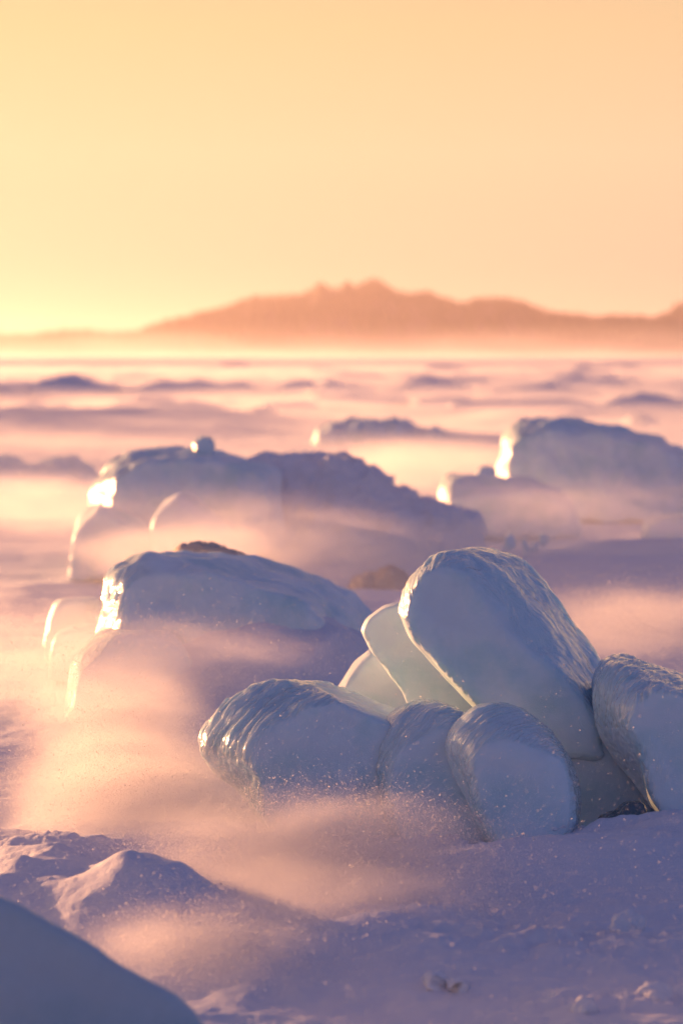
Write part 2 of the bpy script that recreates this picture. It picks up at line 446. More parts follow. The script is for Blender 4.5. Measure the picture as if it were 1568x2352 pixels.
for a_ in [(150, 750, 12, 'taller left spruce of the pair on the low shore at far left'),
           (187, 757, 10, 'smaller right spruce of the pair on the low shore at far left'),
           (372, 738, 7, 'spruce where the hill starts to rise from the low left shore'),
           (441, 727, 7, 'spruce a third of the way up the left flank of the hill'),
           (650, 680, 8, 'spruce on the left shoulder of the hill'),
           (738, 658, 9, 'spruce on the first knoll left of the summit'),
           (798, 647, 12, 'slender spruce standing just left of the hill summit'),
           (862, 649, 8, 'spruce crowning the summit of the hill'),
           (990, 678, 9, 'spruce on the slope just right of the summit'),
           (1105, 685, 7, 'spruce on the rounded right shoulder of the hill'),
           (1447, 728, 9, 'spruce in the saddle before the right frame edge'),
           (1562, 706, 9, 'spruce on the rise at the right frame edge')]:
    spruce(*a_)

# ------------------------------------------------------------------ ice blocks
def smooth_mesh(V, E, it, lam=0.5):
    n = len(V)
    i, j = E[:, 0], E[:, 1]
    deg = np.bincount(np.concatenate([i, j]), minlength=n).astype(np.float64)[:, None]
    deg[deg == 0] = 1
    ii, jj = np.concatenate([i, j]), np.concatenate([j, i])
    for _ in range(it):
        A = np.stack([np.bincount(ii, weights=V[jj, k], minlength=n) for k in range(3)], 1) / deg
        V = V + lam * (A - V)
    return V

def normals(V, F):
    a, b, c, d = V[F[:, 0]], V[F[:, 1]], V[F[:, 2]], V[F[:, 3]]
    fn = np.cross(c - a, d - b)
    vn = np.zeros_like(V)
    for k in range(3):
        s = 0
        for q in range(4): s = s + np.bincount(F[:, q], weights=fn[:, k], minlength=len(V))
        vn[:, k] = s
    return vn / (np.linalg.norm(vn, axis=1, keepdims=True) + 1e-12)

def ice_block(name, label, cat, outline, Y0, thick=0.3, ext=(0, 0), slope=(0, 0), inset=10, gdir=None, gamt=0, bev=0.35, taper=0.92,
              vox=0.008, rnd=0.03, lump=0.010, flute=0.0, fl=0.016, fdir=(0.25, 1.0), gl=(0.80, 0.97), glaze=1.0, gm=None, cuts=0, cutd=0.03, rough=0.0, mat=None, group=None, seed=1):
    """outline: silhouette in the measuring frame; slope: dY/dX, dY/dZ of the face; ext: sideways/upward shift of the back."""
    c2 = np.mean(np.array(outline, float), 0)
    P0 = at(c2[0], c2[1], Y0)
    n = Vector((slope[0], -1, slope[1])); n2 = n.normalized()
    def onplane(px, py, off):
        d = ray(px, py); Q = P0 + Vector((0, off, 0)); o = Vector((0, 0, CAM_H))
        return o + d * ((Q - o).dot(n) / d.dot(n))
    front, mid, back = [], [], []
    bd = thick * bev
    gd = Vector(gdir).normalized() if gdir else None
    for (px, py) in outline:
        od = Vector((px - c2[0], py - c2[1])); L = od.length; od = od / L
        a = inset + (gamt * max(0, od.dot(gd)) if gd else 0)
        a = min(a, L * 0.6)
        front.append(onplane(px - od.x * a, py - od.y * a, 0))
        mid.append(onplane(px, py, bd))
    cm = sum(mid, Vector()) / len(mid)
    for p in mid:
        q = cm + (p - cm) * taper + Vector((ext[0], thick - bd, ext[1])); back.append(q)
    bm = bmesh.new()
    L = [[bm.verts.new(p) for p in ring] for ring in (front, mid, back)]
    m = len(outline)
    bm.faces.new(L[0]); bm.faces.new(L[2][::-1])
    for r in (0, 1):
        for k in range(m):
            bm.faces.new((L[r][k], L[r + 1][k], L[r + 1][(k + 1) % m], L[r][(k + 1) % m]))
    bmesh.ops.recalc_face_normals(bm, faces=bm.faces)
    bmesh.ops.triangulate(bm, faces=bm.faces)
    me = bpy.data.meshes.new(name); bm.to_mesh(me); bm.free()
    tmp = bpy.data.objects.new('tmp', me); COL.objects.link(tmp)
    rm = tmp.modifiers.new('r', 'REMESH'); rm.mode = 'VOXEL'; rm.voxel_size = vox
    dg = bpy.context.evaluated_depsgraph_get()
    em = bpy.data.meshes.new_from_object(tmp.evaluated_get(dg))
    bpy.data.objects.remove(tmp); bpy.data.meshes.remove(me)
    V = np.empty(len(em.vertices) * 3, np.float32); em.vertices.foreach_get('co', V); V = V.reshape(-1, 3).astype(np.float64)
    E = np.empty(len(em.edges) * 2, np.int32); em.edges.foreach_get('vertices', E); E = E.reshape(-1, 2)
    F = np.empty(len(em.loops), np.int32); em.loops.foreach_get('vertex_index', F); F = F.reshape(-1, 4)
    bpy.data.meshes.remove(em)
    if cuts:
        crng = np.random.default_rng(seed * 7 + 1); cc = V.mean(0)
        for q in range(cuts):
            d_ = crng.normal(0, 1, 3); d_[1] = -abs(d_[1]) * 0.35; d_[2] = abs(d_[2]) * 0.9; d_ /= np.linalg.norm(d_)
            pr = (V - cc) @ d_; lim = pr.max() - cutd * crng.uniform(0.4, 1.3)
            V = V - np.clip(pr - lim, 0, None)[:, None] * d_[None] * 0.97
    it = int((rnd / vox) ** 2 * 2.2) + 2
    V = smooth_mesh(V, E, it)
    Nn = normals(V, F)
    ctr = np.array(P0)
    if np.mean(np.sum((V - V.mean(0)) * Nn, 1)) < 0: F = F[:, ::-1]; Nn = -Nn
    P = V
    V = V + Nn * (lump * fbm(P[:, 0] * 5, P[:, 1] * 5, P[:, 2] * 5, seed, 3))[:, None]
    if rough:
        V = V + Nn * (rough * (ridged(P[:, 0] * 11, P[:, 1] * 11, P[:, 2] * 11, seed + 3, 4, 0.6) - 0.7))[:, None]
    facing = Nn @ np.array(n2)
    chip = sstep(0.1, 0.4, facing) * (1 - sstep(0.75, 0.95, facing)) * (1 - sstep(0.0, 0.4, Nn[:, 2]))
    cs = 0.016 * max(1, vox / 0.0055)
    V = V + Nn * (vox * 0.9 * chip * fbm(P[:, 0] / cs, P[:, 1] / cs, P[:, 2] / cs, seed + 41, 2))[:, None]
    wig = 0.17 * fbm(P[:, 0] * 9, P[:, 1] * 9, P[:, 2] * 9, seed + 9, 3)
    g = (1 - sstep(gl[0], gl[1], facing + wig)) * sstep(-0.45, 0.0, Nn[:, 2]) * glaze
    if gm:
        side = 0
        for (a_, b_) in gm:
            q = math.hypot(a_, b_); side = np.maximum(side, sstep(0.0, 0.45, (Nn[:, 0] * a_ - Nn[:, 2] * b_) / q + wig * 0.6))
        g = g * (0.12 + 0.88 * side)
    # flow space: along fdir (in the picture plane, x right z up) and across it
    fv = Vector((-fdir[0], 0, -fdir[1])).normalized(); fu = Vector((fv.z, 0, -fv.x))
    a_al = P[:, 0] * fv.x + P[:, 2] * fv.z - P[:, 1] * 0.35
    a_ac = P[:, 0] * fu.x + P[:, 2] * fu.z + P[:, 1] * 0.55
    yy = P[:, 1] * 0.3
    wv = 0.012 * noise(P[:, 0] * 14, P[:, 1] * 14, P[:, 2] * 14, seed + 5)
    if flute:
        f1 = noise((a_ac + wv) / fl, a_al / (fl * 9), yy, seed + 21)
        f2 = 1 - 2 * np.abs(noise((a_ac + wv * 1.5) / (fl * 2.2), a_al / (fl * 14), yy + 3, seed + 23))
        f2 = np.clip(f2, -0.2, 1) ** 3 if False else np.sign(f2) * np.abs(f2) ** 1.6
        V = V + Nn * (flute * g * (0.6 * f1 + 0.9 * f2 + 0.35 * noise(P[:, 0] / fl * .5, P[:, 1] / fl * .5, P[:, 2] / fl * .5, seed + 25)))[:, None]
    o3 = P0.copy()
    me = mesh_np(name, V - np.array(o3), F)
    at1 = me.attributes.new('glaze', 'FLOAT', 'POINT'); at1.data.foreach_set('value', np.clip(g, 0, 1).astype(np.float32))
    at2 = me.attributes.new('flow', 'FLOAT_VECTOR', 'POINT')
    at2.data.foreach_set('vector', np.stack([a_ac + wv, a_al * 0.13, yy], 1).astype(np.float32).ravel())
    o = link(name, me, mat or M_ICE)
    o.location = o3
    return tag(o, label, cat, group)

GC = 'ice blocks heaped in the foreground'
ice_block('ice_block', 'large tilted slab of glazed pale ice, tallest of the foreground heap', 'ice block',
    [(928, 1345), (910, 1405), (928, 1462), (985, 1532), (1045, 1592), (1095, 1645), (1200, 1760), (1400, 1760), (1392, 1660), (1345, 1580), (1285, 1490), (1215, 1395), (1140, 1312), (1090, 1278), (1040, 1262), (990, 1272), (955, 1305)],
    7.42, thick=0.34, ext=(0.11, 0.015), slope=(0.05, 0.28), inset=20, gdir=(0.75, -0.65), gamt=95, bev=0.28, vox=0.0055, rnd=0.022, flute=0.0032, fl=0.010, fdir=(-0.75, 1.0), gl=(0.72, 0.97), group=GC, seed=2)
ice_block('ice_block', 'thin matt slab leaning behind the left edge of the tallest slab', 'ice block',
    [(912, 1378), (880, 1386), (838, 1420), (826, 1450), (848, 1498), (885, 1542), (925, 1590), (960, 1680), (1120, 1700), (1120, 1600), (1010, 1490), (950, 1400)],
    7.80, thick=0.22, ext=(0.05, 0.0), slope=(0.0, 0.2), inset=6, bev=0.25, vox=0.0065, rnd=0.014, flute=0.0008, glaze=0.35, group=GC, seed=3)
ice_block('ice_block', 'smooth wedge of ice low behind the heap with a bright left edge', 'ice block',
    [(852, 1488), (812, 1530), (770, 1592), (735, 1690), (1000, 1720), (980, 1600), (905, 1530)],
    8.05, thick=0.22, slope=(0.1, 0.2), inset=12, bev=0.3, vox=0.007, rnd=0.02, glaze=0.4, group=GC, seed=4)
ice_block('ice_block', 'long rounded block lying at the left of the heap with shining melt streaks', 'ice block',
    [(443, 1692), (452, 1735), (485, 1785), (545, 1822), (600, 1890), (690, 2000), (970, 2020), (1000, 1820), (960, 1690), (915, 1655), (860, 1632), (780, 1598), (705, 1564), (630, 1556), (560, 1572), (500, 1607), (463, 1650)],
    7.15, thick=0.42, ext=(0.10, -0.02), slope=(0.10, 0.15), inset=10, gdir=(-0.85, -0.55), gamt=135, bev=0.50, vox=0.0052, rnd=0.03, flute=0.0065, fl=0.015, fdir=(0.45, 1.0), gl=(0.80, 0.985), gm=[(-0.85, -0.55)], group=GC, cuts=2, cutd=0.015, seed=5)
ice_block('ice_block', 'small domed block squeezed in the middle of the heap', 'ice block',
    [(848, 1705), (870, 1660), (920, 1625), (965, 1611), (1015, 1616), (1075, 1637), (1110, 1700), (1140, 1820), (1150, 2010), (940, 2010), (870, 1830), (846, 1760)],
    7.08, thick=0.3, slope=(0, 0.3), inset=14, gdir=(-0.5, -0.85), gamt=70, bev=0.4, vox=0.0055, rnd=0.03, flute=0.0028, fl=0.013, fdir=(0.5, 1.0), group=GC, seed=6)
ice_block('ice_block', 'egg-shaped block at the front of the heap with a glossy crown', 'ice block',
    [(1017, 1702), (1045, 1660), (1095, 1626), (1150, 1619), (1212, 1638), (1268, 1680), (1312, 1740), (1330, 1810), (1330, 1900), (1290, 1990), (1190, 2010), (1110, 1930), (1070, 1850), (1036, 1775)],
    6.88, thick=0.36, slope=(0, 0.25), inset=16, gdir=(-0.35, -0.9), gamt=75, bev=0.42, vox=0.0055, rnd=0.035, flute=0.0030, fl=0.012, fdir=(0.6, 1.0), group=GC, seed=7)
ice_block('ice_block', 'block at the right frame edge with close vertical melt flutes', 'ice block',
    [(1362, 1600), (1375, 1552), (1402, 1520), (1445, 1514), (1510, 1536), (1580, 1562), (1700, 1640), (1740, 1930), (1560, 1930), (1490, 1845), (1405, 1745), (1370, 1680)],
    7.0, thick=0.5, slope=(-0.25, 0.15), inset=10, gdir=(-1, -0.25), gamt=185, bev=0.5, vox=0.0055, rnd=0.028, flute=0.0055, fl=0.011, fdir=(0.15, 1.0), gl=(0.86, 0.995), group=GC, cuts=3, cutd=0.02, seed=8)
ice_block('ice_block', 'darker clear block wedged low between the egg-shaped block and the fluted one', 'ice block',
    [(1260, 1700), (1330, 1640), (1400, 1660), (1470, 1780), (1520, 1880), (1480, 1920), (1300, 1930), (1240, 1820)],
    7.35, thick=0.25, slope=(0, 0.3), inset=14, vox=0.0065, rnd=0.03, flute=0.002, glaze=0.5, mat=M_ICE, group=GC, seed=9)
ice_block('ice_shard', 'dark clear shard of ice lying in the snow below the fluted block', 'ice shard',
    [(1372, 1892), (1398, 1876), (1418, 1880), (1440, 1854), (1472, 1848), (1480, 1862), (1465, 1886), (1430, 1912), (1390, 1915)],
    6.95, thick=0.10, slope=(0, 1.2), inset=3, vox=0.0035, rnd=0.005, lump=0.012, rough=0.006, glaze=1, mat=M_SHARD, seed=10)
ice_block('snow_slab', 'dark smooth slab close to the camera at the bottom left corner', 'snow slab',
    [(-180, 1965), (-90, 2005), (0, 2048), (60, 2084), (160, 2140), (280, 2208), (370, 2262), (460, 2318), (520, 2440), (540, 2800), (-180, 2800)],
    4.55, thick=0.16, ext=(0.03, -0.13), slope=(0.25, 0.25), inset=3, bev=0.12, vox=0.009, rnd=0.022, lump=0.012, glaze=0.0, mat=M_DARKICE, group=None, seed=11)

GL = 'ice blocks of the middle ground at left'
ice_block('ice_block', 'big rounded block in the left middle ground, its left end glinting gold', 'ice block',
    [(216, 1445), (221, 1370), (240, 1310), (272, 1279), (320, 1271), (400, 1283), (480, 1296), (560, 1320), (640, 1350), (700, 1385), (760, 1435), (780, 1580), (600, 1700), (300, 1700), (215, 1560)],
    9.5, thick=0.7, ext=(0.2, 0.0), slope=(0.1, 0.25), inset=12, gdir=(-1, -0.2), gamt=55, bev=0.25, vox=0.009, rnd=0.026, lump=0.02, flute=0.005, fl=0.018, fdir=(0.3, 1), gm=[(-1, -0.1)], group=GL, cuts=3, cutd=0.012, seed=12)
ice_block('ice_block', 'lower block in front of the gold-glinting one, edge lit on the left', 'ice block',
    [(136, 1600), (150, 1540), (176, 1490), (212, 1460), (262, 1446), (400, 1450), (470, 1560), (480, 1720), (140, 1720)],
    9.1, thick=0.5, slope=(0.3, 0.5), taper=0.85, inset=6, gdir=(-1, -0.3), gamt=25, vox=0.010, gm=[(-1, -0.1)], rnd=0.035, lump=0.015, flute=0.003, fl=0.02, group=GL, cuts=5, cutd=0.035, seed=13)
ice_block('ice_block', 'small square block standing behind at far left, beside the gold-glinting one', 'ice block',
    [(100, 1480), (102, 1400), (114, 1380), (170, 1374), (240, 1372), (250, 1520), (105, 1530)],
    10.7, thick=0.4, taper=0.75, bev=0.12, inset=3, vox=0.012, rnd=0.025, glaze=0.6, group=GL, mat=M_ICE_FAR, cuts=5, cutd=0.03, seed=14)
ice_block('ice_block', 'flat small block just under the small square one at far left', 'ice block',
    [(112, 1500), (125, 1456), (160, 1440), (245, 1436), (260, 1560), (108, 1570)],
    10.2, thick=0.4, taper=0.75, bev=0.12, inset=3, vox=0.012, rnd=0.03, glaze=0.6, group=GL, mat=M_ICE_FAR, cuts=5, cutd=0.03, seed=15)
ice_block('sandy_ice_lump', 'brownish sandy lump of ice peeking over the gold-glinting block', 'ice lump',
    [(398, 1285), (408, 1264), (450, 1256), (510, 1269), (560, 1290), (600, 1312), (670, 1345), (670, 1430), (400, 1420)],
    10.4, thick=0.3, inset=6, vox=0.012, rnd=0.025, rough=0.02, glaze=0, mat=M_DIRTY, seed=16)
ice_block('sandy_ice_lump', 'low brownish lump half drowned in blowing snow left of the tallest slab', 'ice lump',
    [(800, 1360), (830, 1338), (868, 1332), (890, 1314), (918, 1320), (935, 1345), (945, 1400), (800, 1400)],
    13.5, thick=0.4, inset=4, vox=0.014, rnd=0.025, rough=0.03, glaze=0, mat=M_DIRTY, seed=17)

GB = 'blurred ice blocks of the background'
ice_block('ice_block', 'wide block behind at left with a white-hot glint on its left face', 'ice block',
    [(202, 1160), (214, 1100), (240, 1064), (290, 1042), (360, 1034), (440, 1033), (500, 1045), (570, 1062), (640, 1078), (650, 1270), (480, 1290), (300, 1270), (215, 1210)],
    15.6, thick=1.1, slope=(0.05, 0.2), inset=10, gdir=(-1, 0), gamt=30, vox=0.018, gm=[(-1, -0.1)], rnd=0.03, lump=0.03, flute=0.004, fl=0.04, mat=M_ICE_FAR, group=GB, cuts=7, cutd=0.04, seed=20)
ice_block('ice_chunk', 'small dark knob of ice sticking up on the wide background block', 'ice chunk',
    [(443, 1022), (452, 1005), (480, 1002), (494, 1012), (493, 1045), (482, 1070), (452, 1070)],
    15.9, thick=0.14, inset=4, vox=0.012, rnd=0.02, lump=0.015, mat=M_ICE_FAR, seed=21)
ice_block('ice_ridge', 'rough broken ridge of snowy ice running right from the wide background block', 'ice ridge',
    [(540, 1075), (600, 1066), (660, 1070), (715, 1064), (780, 1054), (815, 1068), (830, 1086), (872, 1100), (905, 1140), (960, 1160), (1040, 1182), (1110, 1210), (1120, 1330), (540, 1330)],
    16.3, thick=1.0, slope=(0, 0.6), inset=10, vox=0.022, rnd=0.05, lump=0.07, rough=0.028, glaze=0.0, mat=M_CRUST, cuts=8, cutd=0.05, seed=22)
ice_block('ice_block', 'rounded block leaning against the left foot of the wide background block', 'ice block',
    [(148, 1250), (160, 1195), (186, 1160), (212, 1150), (262, 1165), (332, 1195), (375, 1240), (390, 1330), (150, 1340)],
    15.0, thick=0.6, taper=0.7, bev=0.12, inset=3, glaze=0.4, vox=0.02, rnd=0.05, mat=M_ICE_FAR, group=GB, cuts=6, cutd=0.06, seed=23)
ice_block('ice_block', 'pale pointed wedge in front of the wide background block', 'ice block',
    [(343, 1200), (358, 1152), (398, 1121), (428, 1120), (470, 1150), (512, 1192), (560, 1240), (580, 1320), (343, 1310)],
    14.6, thick=0.5, taper=0.7, bev=0.12, inset=3, glaze=0.3, vox=0.018, rnd=0.05, mat=M_ICE_FAR, group=GB, cuts=5, cutd=0.05, seed=24)
ice_block('ice_block', 'big flat-topped block in the background at right', 'ice block',
    [(1138, 1090), (1144, 1020), (1160, 984), (1190, 965), (1260, 966), (1330, 977), (1390, 980), (1440, 1000), (1500, 1012), (1568, 1042), (1720, 1110), (1720, 1220), (1150, 1200)],
    20.5, thick=1.6, ext=(0.2, 0), slope=(0.1, 0.2), inset=10, gdir=(-1, 0), gamt=15, vox=0.024, gm=[(-1, -0.1)], rnd=0.04, lump=0.04, flute=0.006, fl=0.06, mat=M_ICE_FAR, group=GB, cuts=7, cutd=0.04, seed=25)
ice_block('ice_block', 'low block in front of the flat-topped one, glinting at its left corner', 'ice block',
    [(1010, 1180), (1012, 1120), (1020, 1096), (1090, 1092), (1160, 1100), (1240, 1108), (1310, 1132), (1340, 1240), (1010, 1240)],
    18.6, thick=0.9, inset=8, gdir=(-1, 0), gamt=15, vox=0.024, gm=[(-1, -0.1)], rnd=0.04, lump=0.03, mat=M_ICE_FAR, group=GB, cuts=7, cutd=0.07, seed=26)
ice_block('ice_chunk', 'small bright chunk between the low block and the flat-topped one', 'ice chunk',
    [(1088, 1105), (1096, 1078), (1112, 1068), (1138, 1072), (1146, 1120), (1090, 1120)],
    19.4, thick=0.2, inset=5, vox=0.014, rnd=0.02, mat=M_ICE_FAR, group='small ice chunks', seed=27)
ice_block('ice_block', 'long low block beyond the ridge in the middle background', 'ice block',
    [(690, 1080), (735, 992), (790, 974), (860, 975), (932, 978), (956, 996), (1000, 999), (1060, 1012), (1120, 1022), (1160, 1070), (1180, 1140), (690, 1140)],
    32.0, thick=2.0, inset=8, vox=0.045, rnd=0.08, lump=0.10, rough=0.03, glaze=0.5, mat=M_ICE_FAR, group=GB, cuts=6, cutd=0.05, seed=28)
ice_block('ice_block', 'round-backed block just entering the frame from the right', 'ice block',
    [(1474, 1240), (1482, 1202), (1508, 1184), (1568, 1178), (1650, 1200), (1680, 1280), (1474, 1280)],
    18.4, thick=0.5, inset=8, vox=0.018, rnd=0.04, mat=M_ICE_FAR, group=GB, seed=29)
ice_block('ice_block', 'double-humped dark block low at the left frame edge', 'ice block',
    [(-90, 1060), (0, 1050), (60, 1078), (110, 1060), (146, 1048), (192, 1072), (235, 1110), (240, 1200), (-90, 1200)],
    24.0, thick=1.2, slope=(0, .4), inset=8, vox=0.035, rnd=0.06, lump=0.05, glaze=0.5, mat=M_ICE_FAR, group=GB, cuts=6, cutd=0.10, seed=30)
ice_block('snow_hummock', 'pointed snow hummock far back near the right frame edge', 'snow hummock',
    [(1420, 1010), (1440, 975), (1475, 948), (1500, 970), (1530, 990), (1600, 1000), (1620, 1060), (1400, 1060)],
    45.0, thick=2.0, inset=8, vox=0.06, rnd=0.12, lump=0.10, glaze=0.0, mat=M_CRUST, group='far snow hummocks', seed=31)
ice_block('snow_hummock', 'low snow hummock far back at the left frame edge', 'snow hummock',
    [(-120, 925), (-20, 895), (40, 900), (90, 915), (150, 945), (150, 975), (-120, 975)],
    68.0, thick=4.0, inset=5, vox=0.09, rnd=0.15, lump=0.15, glaze=0.0, mat=M_CRUST, group='far snow hummocks', seed=32)
ice_block('snow_hummock', 'wedge-shaped snow hummock far back, between the left and middle background', 'snow hummock',
    [(555, 945), (600, 950), (680, 975), (760, 985), (780, 1020), (555, 1020)],
    50.0, thick=3.0, inset=5, vox=0.07, rnd=0.12, lump=0.12, glaze=0.0, mat=M_CRUST, group='far snow hummocks', seed=33)

# low lumps of rubble ice strewn over the far ice
_rb = []
for k in range(5):
    pts = [(784 + 60 * math.cos(a) * random.uniform(.7, 1.2), 1700 + 26 * math.sin(a) * random.uniform(.5, 1.3)) for a in [2 * math.pi * j / 11 for j in range(11)]]
    o = ice_block('ice_lump', 'low blurred lump of rubble ice out on the glowing far ice field', 'ice lump', pts, 8.0, thick=0.10, slope=(0, .5), inset=4, vox=0.006, rnd=0.008,
                  lump=0.012, rough=0.006, glaze=0, mat=M_CRUST, group='rubble ice lumps on the far ice field', seed=120 + k)
    _rb.append(o)
for k in range(80):
    py = random.choice([random.uniform(842, 900), random.uniform(880, 960)]); px = random.uniform(-60, 1630); Y = gy(py)
    o = _rb[k] if k < 5 else _rb[k % 5].copy()
    if k >= 5: COL.objects.link(o)
    q = at(px, py, Y); o.location = (q.x, Y, float(H(np.array([q.x]), np.array([Y]))[0]) + 0.02)
    sc_ = random.uniform(3.0, 12.0) * (Y / 60) ** 0.35
    o.scale = (sc_ * random.uniform(1, 2.4), sc_, sc_ * random.uniform(0.7, 1.2)); o.rotation_euler = (0, 0, random.uniform(-.4, .4))

# broken chips catching the sun behind the tallest slab
chips = [(1172, 1244, 15, 20, 'curved chip of ice, leftmost of the glinting cluster behind the tallest slab'),
         (1205, 1248, 9, 16, 'thin upright ice chip near the middle of the glinting cluster behind the tallest slab'),
         (1207, 1272, 7, 18, 'low bright chip hanging under the others in the glinting cluster'),
         (1226, 1256, 9, 11, 'small chip between the upright one and the rightmost of the glinting cluster'),
         (1248, 1242, 10, 13, 'rightmost chip of the glinting cluster behind the tallest slab'),
         (1162, 1262, 12, 9, 'flat chip lowest at the left of the glinting cluster')]
for k, (cx, cy, rx, ry, lab) in enumerate(chips):
    pts = [(cx + rx * 1.25 * math.cos(a) * random.uniform(.75, 1.15), cy + 1.2 * ry * math.sin(a) * random.uniform(.75, 1.15)) for a in [2 * math.pi * j / 8 for j in range(8)]]
    ice_block('ice_chip', lab, 'ice chip', pts, 14.6 + 0.1 * k, thick=0.08, inset=3, vox=0.006, rnd=0.007, lump=0.012, group='glinting ice chips', mat=M_ICE_FAR, seed=60 + k)

# clods of broken snow crust
clods = [(1000, 2256, 26, 16, 6.05, 'loose clod of snow lying alone in the lower middle foreground'),
         (1052, 2264, 32, 9, 6.0, 'flat clod of snow just right of the lone one in the foreground'),
         (1335, 2312, 30, 14, 5.72, 'leftmost clod of the crust row near the bottom right corner'),
         (1420, 2304, 46, 12, 5.75, 'long middle clod of the crust row near the bottom right corner'),
         (1516, 2296, 44, 12, 5.78, 'rightmost clod of the crust row near the bottom right corner'),
         (1262, 2172, 26, 14, 6.42, 'clod at the left end of the upper crust band at right'),
         (1345, 2160, 40, 14, 6.45, 'clod in the middle of the upper crust band at right'),
         (1440, 2132, 50, 14, 6.55, 'long clod near the right end of the upper crust band'),
         (1262, 1885, 46, 26, 6.86, 'clod of snow stuck to the foot of the egg-shaped block'),
         (1120, 1872, 30, 12, 6.88, 'small clod left of the foot of the egg-shaped block')]
for k, (cx, cy, rx, ry, Y, lab) in enumerate(clods):
    pts = [(cx + rx * math.cos(a) * random.uniform(.7, 1.15), cy + ry * math.sin(a) * random.uniform(.7, 1.15)) for a in [2 * math.pi * j / 10 for j in range(10)]]
    ice_block('snow_clod', lab, 'snow clod', pts, Y if cy < 1900 else gy(cy + ry * 0.5), thick=0.06, slope=(0, 0.8), inset=3, vox=0.0032, rnd=0.004, lump=0.02, rough=0.013, glaze=0, cuts=6, cutd=0.012, group='clods of broken snow crust', mat=M_CRUST, seed=80 + k)

# crumbs of ice and snow round the foot of the heap
_cr = []
for k in range(4):
    pts = [(1100 + 20 * math.cos(a) * random.uniform(.6, 1.25), 1900 + 15 * math.sin(a) * random.uniform(.6, 1.25)) for a in [2 * math.pi * j / 9 for j in range(9)]]
    _cr.append(ice_block('ice_crumb', 'small crumb of broken ice and snow at the foot of the foreground heap', 'ice crumb', pts, 7.0, thick=0.035, slope=(0, .5), inset=3, vox=0.0028,
               rnd=0.003, lump=0.008, rough=0.004, glaze=0.2, group='crumbs of broken ice round the heap', mat=M_CRUST, cuts=4, cutd=0.006, seed=140 + k))
crng = random.Random(4)
for k in range(30):
    o = _cr[k] if k < 4 else _cr[k % 4].copy()
    if k >= 4: COL.objects.link(o)
    px = crng.choice([crng.uniform(1040, 1340), crng.uniform(1240, 1560), crng.uniform(560, 1000)]); py = 1935 + crng.gauss(12, 16) - max(0, px - 1400) * 0.35
    Y = gy(py); q = at(px, py, Y); f = crng.uniform(0.25, 0.95)
    o.location = (q.x, Y, float(H(np.array([q.x]), np.array([Y]))[0]) + 0.004 * f); o.scale = (f * crng.uniform(.9, 1.5), f, f * crng.uniform(.6, 1)); o.rotation_euler = (crng.uniform(-.5, .5), crng.uniform(-.4, .4), crng.uniform(0, 6))

# ------------------------------------------------------------------ haze and blowing snow
def vol_homog(name, lo, hi, density, aniso, col=(1, 1, 1, 1)):
    m, t, out = new_mat(name + '_air')
    v = N(t, 'ShaderNodeVolumePrincipled'); v.inputs['Density'].default_value = density
    v.inputs['Anisotropy'].default_value = aniso; v.inputs['Color'].default_value = col
    t.links.new(v.outputs[0], out.inputs['Volume'])
    V = np.array([(x, y, z) for x in (lo[0], hi[0]) for y in (lo[1], hi[1]) for z in (lo[2], hi[2])], float)
    F = np.array([(0, 1, 3, 2), (4, 6, 7, 5), (0, 4, 5, 1), (2, 3, 7, 6), (0, 2, 6, 4), (1, 5, 7, 3)])
    o = link(name, mesh_np(name, V, F, False), m)
    return tag(o, kind='stuff')
hz = vol_homog('haze', (-90000, -60000, -3), (90000, 60000, 3), 0, 0) if False else None
gx = 14 * (0.17 * 6000 + .35) + 60
hz = vol_homog('haze', (-gx, -60, -4), (gx, 6100, 75), 0.00019, 0.6, (1.0, 0.87, 0.88, 1))
tag(hz, 'thin golden haze over the whole frozen shore', 'haze')

_ico = None
def unit_ball():
    global _ico
    if _ico is None:
        bm = bmesh.new(); bmesh.ops.create_icosphere(bm, subdivisions=4, radius=1.0)
        _ico = bpy.data.meshes.new('flurry'); bm.to_mesh(_ico); bm.free()
    return _ico.copy()

